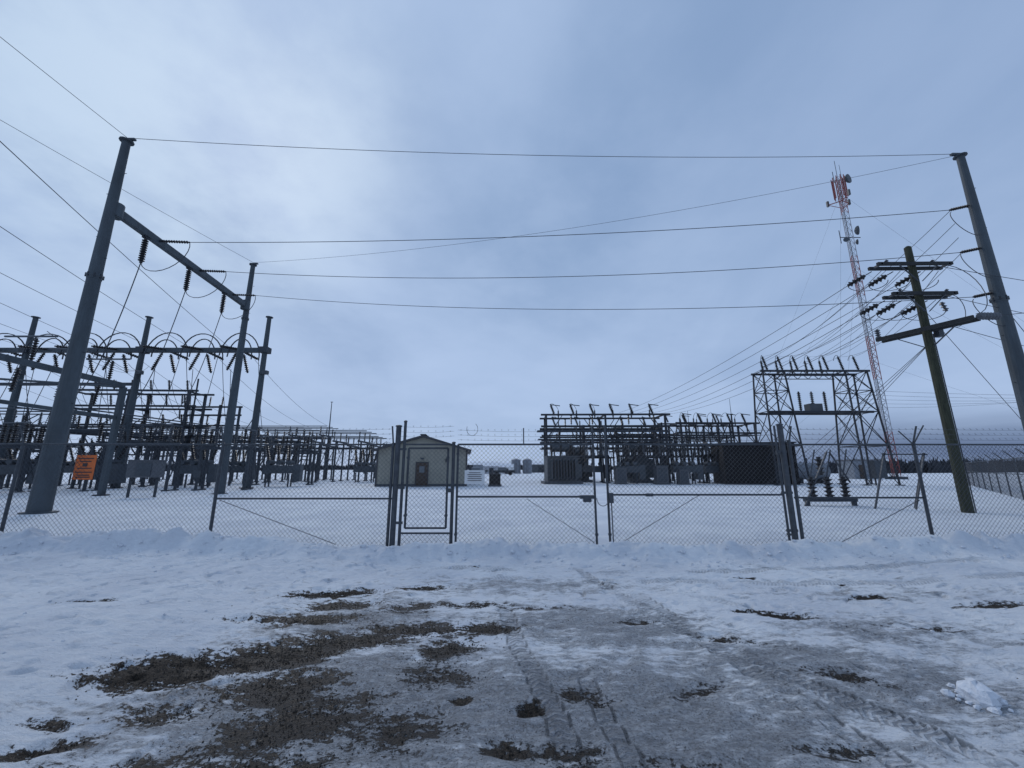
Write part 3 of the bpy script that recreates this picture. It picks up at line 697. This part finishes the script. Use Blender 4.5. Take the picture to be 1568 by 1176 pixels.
b.ins(C3+V((0,-.05,.05)),C3+V((.95,.1,.1)),.14,6,GPORC); b.ins((1.2,.3,8.3),(1.35,.3,7.9),.1,3,GPORC); b.ins(A3+V((.0,0,.1)),A3+V((0,0,.5)),.1,4,GPORC)
b.arc((1.3,0,9.8),(.4,-1.4,7.1),.9,.014,side=V((1,0,.1))); b.arc((1.3,0,8.5),(1.2,0,7.1),.5,.012,side=V((1,0,0)))
b.box((.3,-.15,6.9),(.2,.2,.5),TANK); b.tube((.19,-.1,0),(.15,-.08,6.8),.018,m=GALV)
b.finish((WX,WY,0))
b=B('power_line')
for k,e in enumerate(SE):
    b.sag(e+V((WX,WY,0)),(13+k*1.2,47.8+k*.3,8.2),.6+.06*k,.013,k=24)
for k in range(7): b.sag((25.7+k*1.55,39.2,H+1.5),(WX-1+k*.4,WY+.3,9.7-(k%2)*1.3),.7,.012)
for k in range(4): b.sag((26.5+k*2.2,40.8,H+1.2),(19.8,15.85,13-.7*k),.7,.012)
for k in range(3): b.sag((WX+.9,WY,9.8-k*1.3),(60,20+4*k,8-k),.7,.012)
b.sag((WX+1.3,WY-1.4,7.05),(45,2,9),.6,.013); b.sag((WX,WY,8),(WX+9,WY+3,0),.0,.01); b.sag((20.66,15.7,8.5),(30,19,0),0,.012)
for k in range(3): b.sag((WX+.2,WY,6.6),(WX-2.2+k*.8,WY+9,0.2),.1,.01)
for k in range(5): b.sag((60,28+3*k,7+.5*k),(35,42,10-.5*k),.5,.013)
b.finish()

# ---------------- radio tower ----------------
b=B('radio_tower'); Ht=51.0; wr=.55; nb=44
tri=[V((wr*math.cos(a),wr*math.sin(a),0)) for a in (math.radians(90),math.radians(210),math.radians(330))]
for i in range(nb):
    z0=Ht*i/nb; z1=Ht*(i+1)/nb; band=int((1-(i+.5)/nb)*7); m=RED if band%2==0 else WHITE
    for j in range(3):
        a=tri[j]; c=tri[(j+1)%3]
        b.tube(a+V((0,0,z0)),a+V((0,0,z1)),.05,n=4,m=m,caps=False)
        b.tube(a+V((0,0,z0)),c+V((0,0,z1)),.026,n=3,m=m,caps=False); b.tube(c+V((0,0,z0)),a+V((0,0,z1)),.026,n=3,m=m,caps=False); b.tube(a+V((0,0,z1)),c+V((0,0,z1)),.026,n=3,m=m,caps=False)
b.tube((.2,.2,0),(.2,.2,Ht),.05,n=4,m=DARK)
for a_,r_ in ((0,1.9),(120,1.9),(240,1.9)):
    a_=math.radians(a_+20); p=V((r_*math.cos(a_),r_*math.sin(a_),46.5)); b.tube((0,0,46.5),p,.08,m=RED); b.box(p+V((0,0,.2)),(.3,.3,1.0),GALV); b.tube((0,0,45),p,.05,m=RED)
for i in range(10): b.tube((.9*math.cos(i*.63),.9*math.sin(i*.63),47),(.9*math.cos(i*.63),.9*math.sin(i*.63),51),.07,m=RED)
b.tube((0,0,Ht),(0,0,Ht+3.4),.04,m=GALV); b.tube((.7,0,Ht-1),(.7,0,Ht+2.6),.03,m=GALV); b.tube((-.7,0,Ht-1),(-.7,0,Ht+1.2),.05,m=GALV)
def dish(p,d_,r):
    p=V(p); d_=V(d_).normalized(); b.lathe(p,p+d_*r*.7,[(0,r*.2),(.3,r*.75),(.7,r),(1,r)],14,TANK)
dish((.9,-.4,50.2),(.5,-1,0),.8); dish((.8,-.3,40.5),(1,-.6,0),.75); dish((-.9,-.3,38.8),(-.6,-1,0),.4); dish((.9,0,38.6),(1,-.6,0),.45)
b.tube((-1.4,0,39.5),(1.9,0,39.5),.07,m=GALV); b.tube((-1.5,0,38.4),(-1.5,0,40.8),.06,m=GALV)
for zg in (48,34,18):
    for a_ in (100,220,340):
        a_=math.radians(a_); b.sag((0,0,zg),(34*math.cos(a_),34*math.sin(a_),0),.4,.010,m=GALV,k=8)
b.box((0,0,.2),(1.8,1.8,.4),GALV)
b.finish((56.6,60,0))
b=B('equipment_shelter'); b.box((0,0,1.4),(4,3,2.7),SILO); b.box((0,0,2.82),(4.3,3.3,.14),ROOF); b.box((-.8,-1.53,1.1),(.9,.05,2),DOOR); b.box((1.2,-1.6,1.6),(.8,.2,.6),TANK); b.finish((53,62,0))

# ---------------- control building ----------------
par=bpy.data.objects.new('control_building',None); S.collection.objects.link(par); par.location=(-8.05,36.3,0); par.rotation_euler=(0,0,math.radians(6.5))
W2,D,He,Hr=3.95,9.0,3.2,4.35
b=B('walls'); k=b.mi(SIDING)
b.v+= [V(p) for p in ((-W2,0,0),(W2,0,0),(W2,0,He),(0,0,Hr),(-W2,0,He),(-W2,D,0),(W2,D,0),(W2,D,He),(0,D,Hr),(-W2,D,He))]
for f in ((0,1,2,3,4),(9,8,7,6,5),(1,6,7,2),(5,0,4,9)): b.f.append(f); b.m.append(k)
for i in range(26): b.box((-W2+.15+i*(2*W2-.3)/25,-.012,1.6),(.03,.02,3.15),SIDING)
b.box((0,-.01,.12),(2*W2+.06,.05,.24),GALV)
b.finish(parent=par)
b=B('roof')
for s_ in (-1,1):
    e=V((s_*(W2+.4),0,He-.1)); r_=V((0,0,Hr+.05)); k=b.mi(ROOF); base=len(b.v)
    for yy in (-.45,D+.45):
        for p in (r_,e): b.v.append(p+V((0,yy,.0))); b.v.append(p+V((0,yy,.14)))
    for f in ((0,1,3,2),(4,6,7,5),(0,4,5,1),(2,3,7,6),(1,5,7,3),(0,2,6,4)): b.f.append(tuple(base+i for i in f)); b.m.append(k)
    b.beam(r_+V((0,-.47,.04)),e+V((0,-.47,.04)),.04,.2,TRIM)
b.beam((0,-.48,Hr+.23),(0,D+.4,Hr+.23),.5,.08,TRIM)
b.finish(parent=par)
b=B('corner_trim')
for s_ in (-1,1): b.box((s_*W2,-.03,1.6),(.14,.06,3.2),TRIM)
b.box((2.2,-.1,2.3),(.3,.2,.3),TRIM); b.finish(parent=par)
b=B('door'); b.box((0,-.05,1.08),(1.15,.06,2.16),TRIM); b.box((0,-.09,1.05),(.98,.04,2.05),DOOR); b.box((0,-.12,1.5),(.45,.03,.55),GLASS); b.box((.38,-.13,1.0),(.05,.06,.14),GALV); b.box((0,-.25,.06),(1.6,.9,.12),GALV)
b.box((0,-.2,2.45),(.3,.2,.15),GALV); b.finish(parent=par)
b=B('generator_cabinet'); b.box((0,0,.6),(1.0,.8,.9),BLACK); b.box((0,0,1.1),(1.1,.9,.08),DARK); b.box((0,0,.08),(1.2,1,.16),GALV); b.tube((.3,0,1.1),(.3,0,1.4),.06,m=DARK); b.finish((-1.55,37,0))
for x_ in (1.2,4.6):
    b=B('grain_silo'); b.lathe((0,0,0),(0,0,4.5),[(0,1.4),(.25,1.4),(.26,1.45),(.27,1.4),(.5,1.4),(.51,1.45),(.52,1.4),(.9,1.4),(1,.35)],18,SILO); b.beam((-.25,-1.5,0),(-.25,-1.5,4.0),.05,.05,DARK); b.beam((.15,-1.5,0),(.15,-1.5,4.0),.05,.05,DARK); b.finish((x_,122,0))
def shed(x,y,w_,d_,h_,m,rot=0):
    b=B('farm_shed'); k=b.mi(m); b.v+=[V(p) for p in ((-w_/2,0,0),(w_/2,0,0),(w_/2,0,h_),(-w_/2,0,h_),(-w_/2,d_,0),(w_/2,d_,0),(w_/2,d_,h_),(-w_/2,d_,h_),(-w_/2,d_/2,h_*1.4),(w_/2,d_/2,h_*1.4))]
    for f in ((0,1,2,3),(7,6,5,4),(1,5,6,9,2),(4,0,3,8,7)): b.f.append(f); b.m.append(k)
    k2=b.mi(SNOWC)
    for f in ((3,2,9,8),(8,9,6,7)): b.f.append(f); b.m.append(k2)
    b.box((0,-.05,h_*.4),(w_*.25,.08,h_*.75),DARK); b.finish((x,y,0),rot)
shed(-9,140,9,7,2.8,SILO); shed(-3,150,7,7,2.6,WHITE); shed(-14,170,8,8,3,DARK); shed(11,150,10,8,3,TANK); shed(-6,118,5,4,2.2,WHITE); shed(-1.5,112,4,3,2.0,SIGNW); shed(-60,230,14,10,3.5,SILO); shed(140,150,14,9,3.5,SILO)
def truck(x,y,m,rot):
    b=B('parked_pickup_truck'); b.box((0,0,.85),(5.2,1.8,.55),m); b.box((-.3,0,1.4),(1.9,1.6,.6),GLASS); b.box((-.3,0,1.74),(1.7,1.5,.1),m); b.box((2.0,0,1.0),(1.2,1.8,.35),m)
    for sx in (-1.6,1.6):
        for sy in (-.85,.85): b.tube((sx,sy-.12,.4),(sx,sy+.12,.4),.4,n=12,m=BLACK)
    b.finish((x,y,0),rot)
truck(-2.0,95,DARK,.1); truck(-8.5,98,WHITE,.0)
b=B('distant_treeline'); k=b.mi(TREE)
def trees(x0,x1,y0,y1,hm,n):
    for i in range(n):
        t=random.random(); x=x0+(x1-x0)*t; y=y0+(y1-y0)*t+random.uniform(-6,6)
        hh=hm*(.35+.65*float(fbm(np.array([t*37.]),np.array([hm]),1,4)[0])**1.0)*random.uniform(.7,1.15)
        for j in range(5):
            ox=random.gauss(0,hh*.28); w_=hh*random.uniform(.06,.16); z0=hh*random.uniform(0,.45); z1=min(hh,z0+hh*random.uniform(.3,.7)); base=len(b.v)
            b.v+=[V((x+ox*.5-w_,y,z0)),V((x+ox*.5+w_,y,z0)),V((x+ox+random.gauss(0,w_),y+random.gauss(0,.5),z1))]
            b.f.append((base,base+1,base+2)); b.m.append(k)
        base=len(b.v); b.v+=[V((x-hh*.2,y,0)),V((x+hh*.2,y,0)),V((x,y,hh*.6))]; b.f.append((base,base+1,base+2)); b.m.append(k)
trees(-520,-150,330,420,9,1500); trees(-150,120,420,430,8,1300); trees(120,420,420,330,10,1100); trees(110,260,130,190,7.5,700); trees(58,110,120,135,5,260); trees(-300,-110,170,230,4,400)
b.finish()
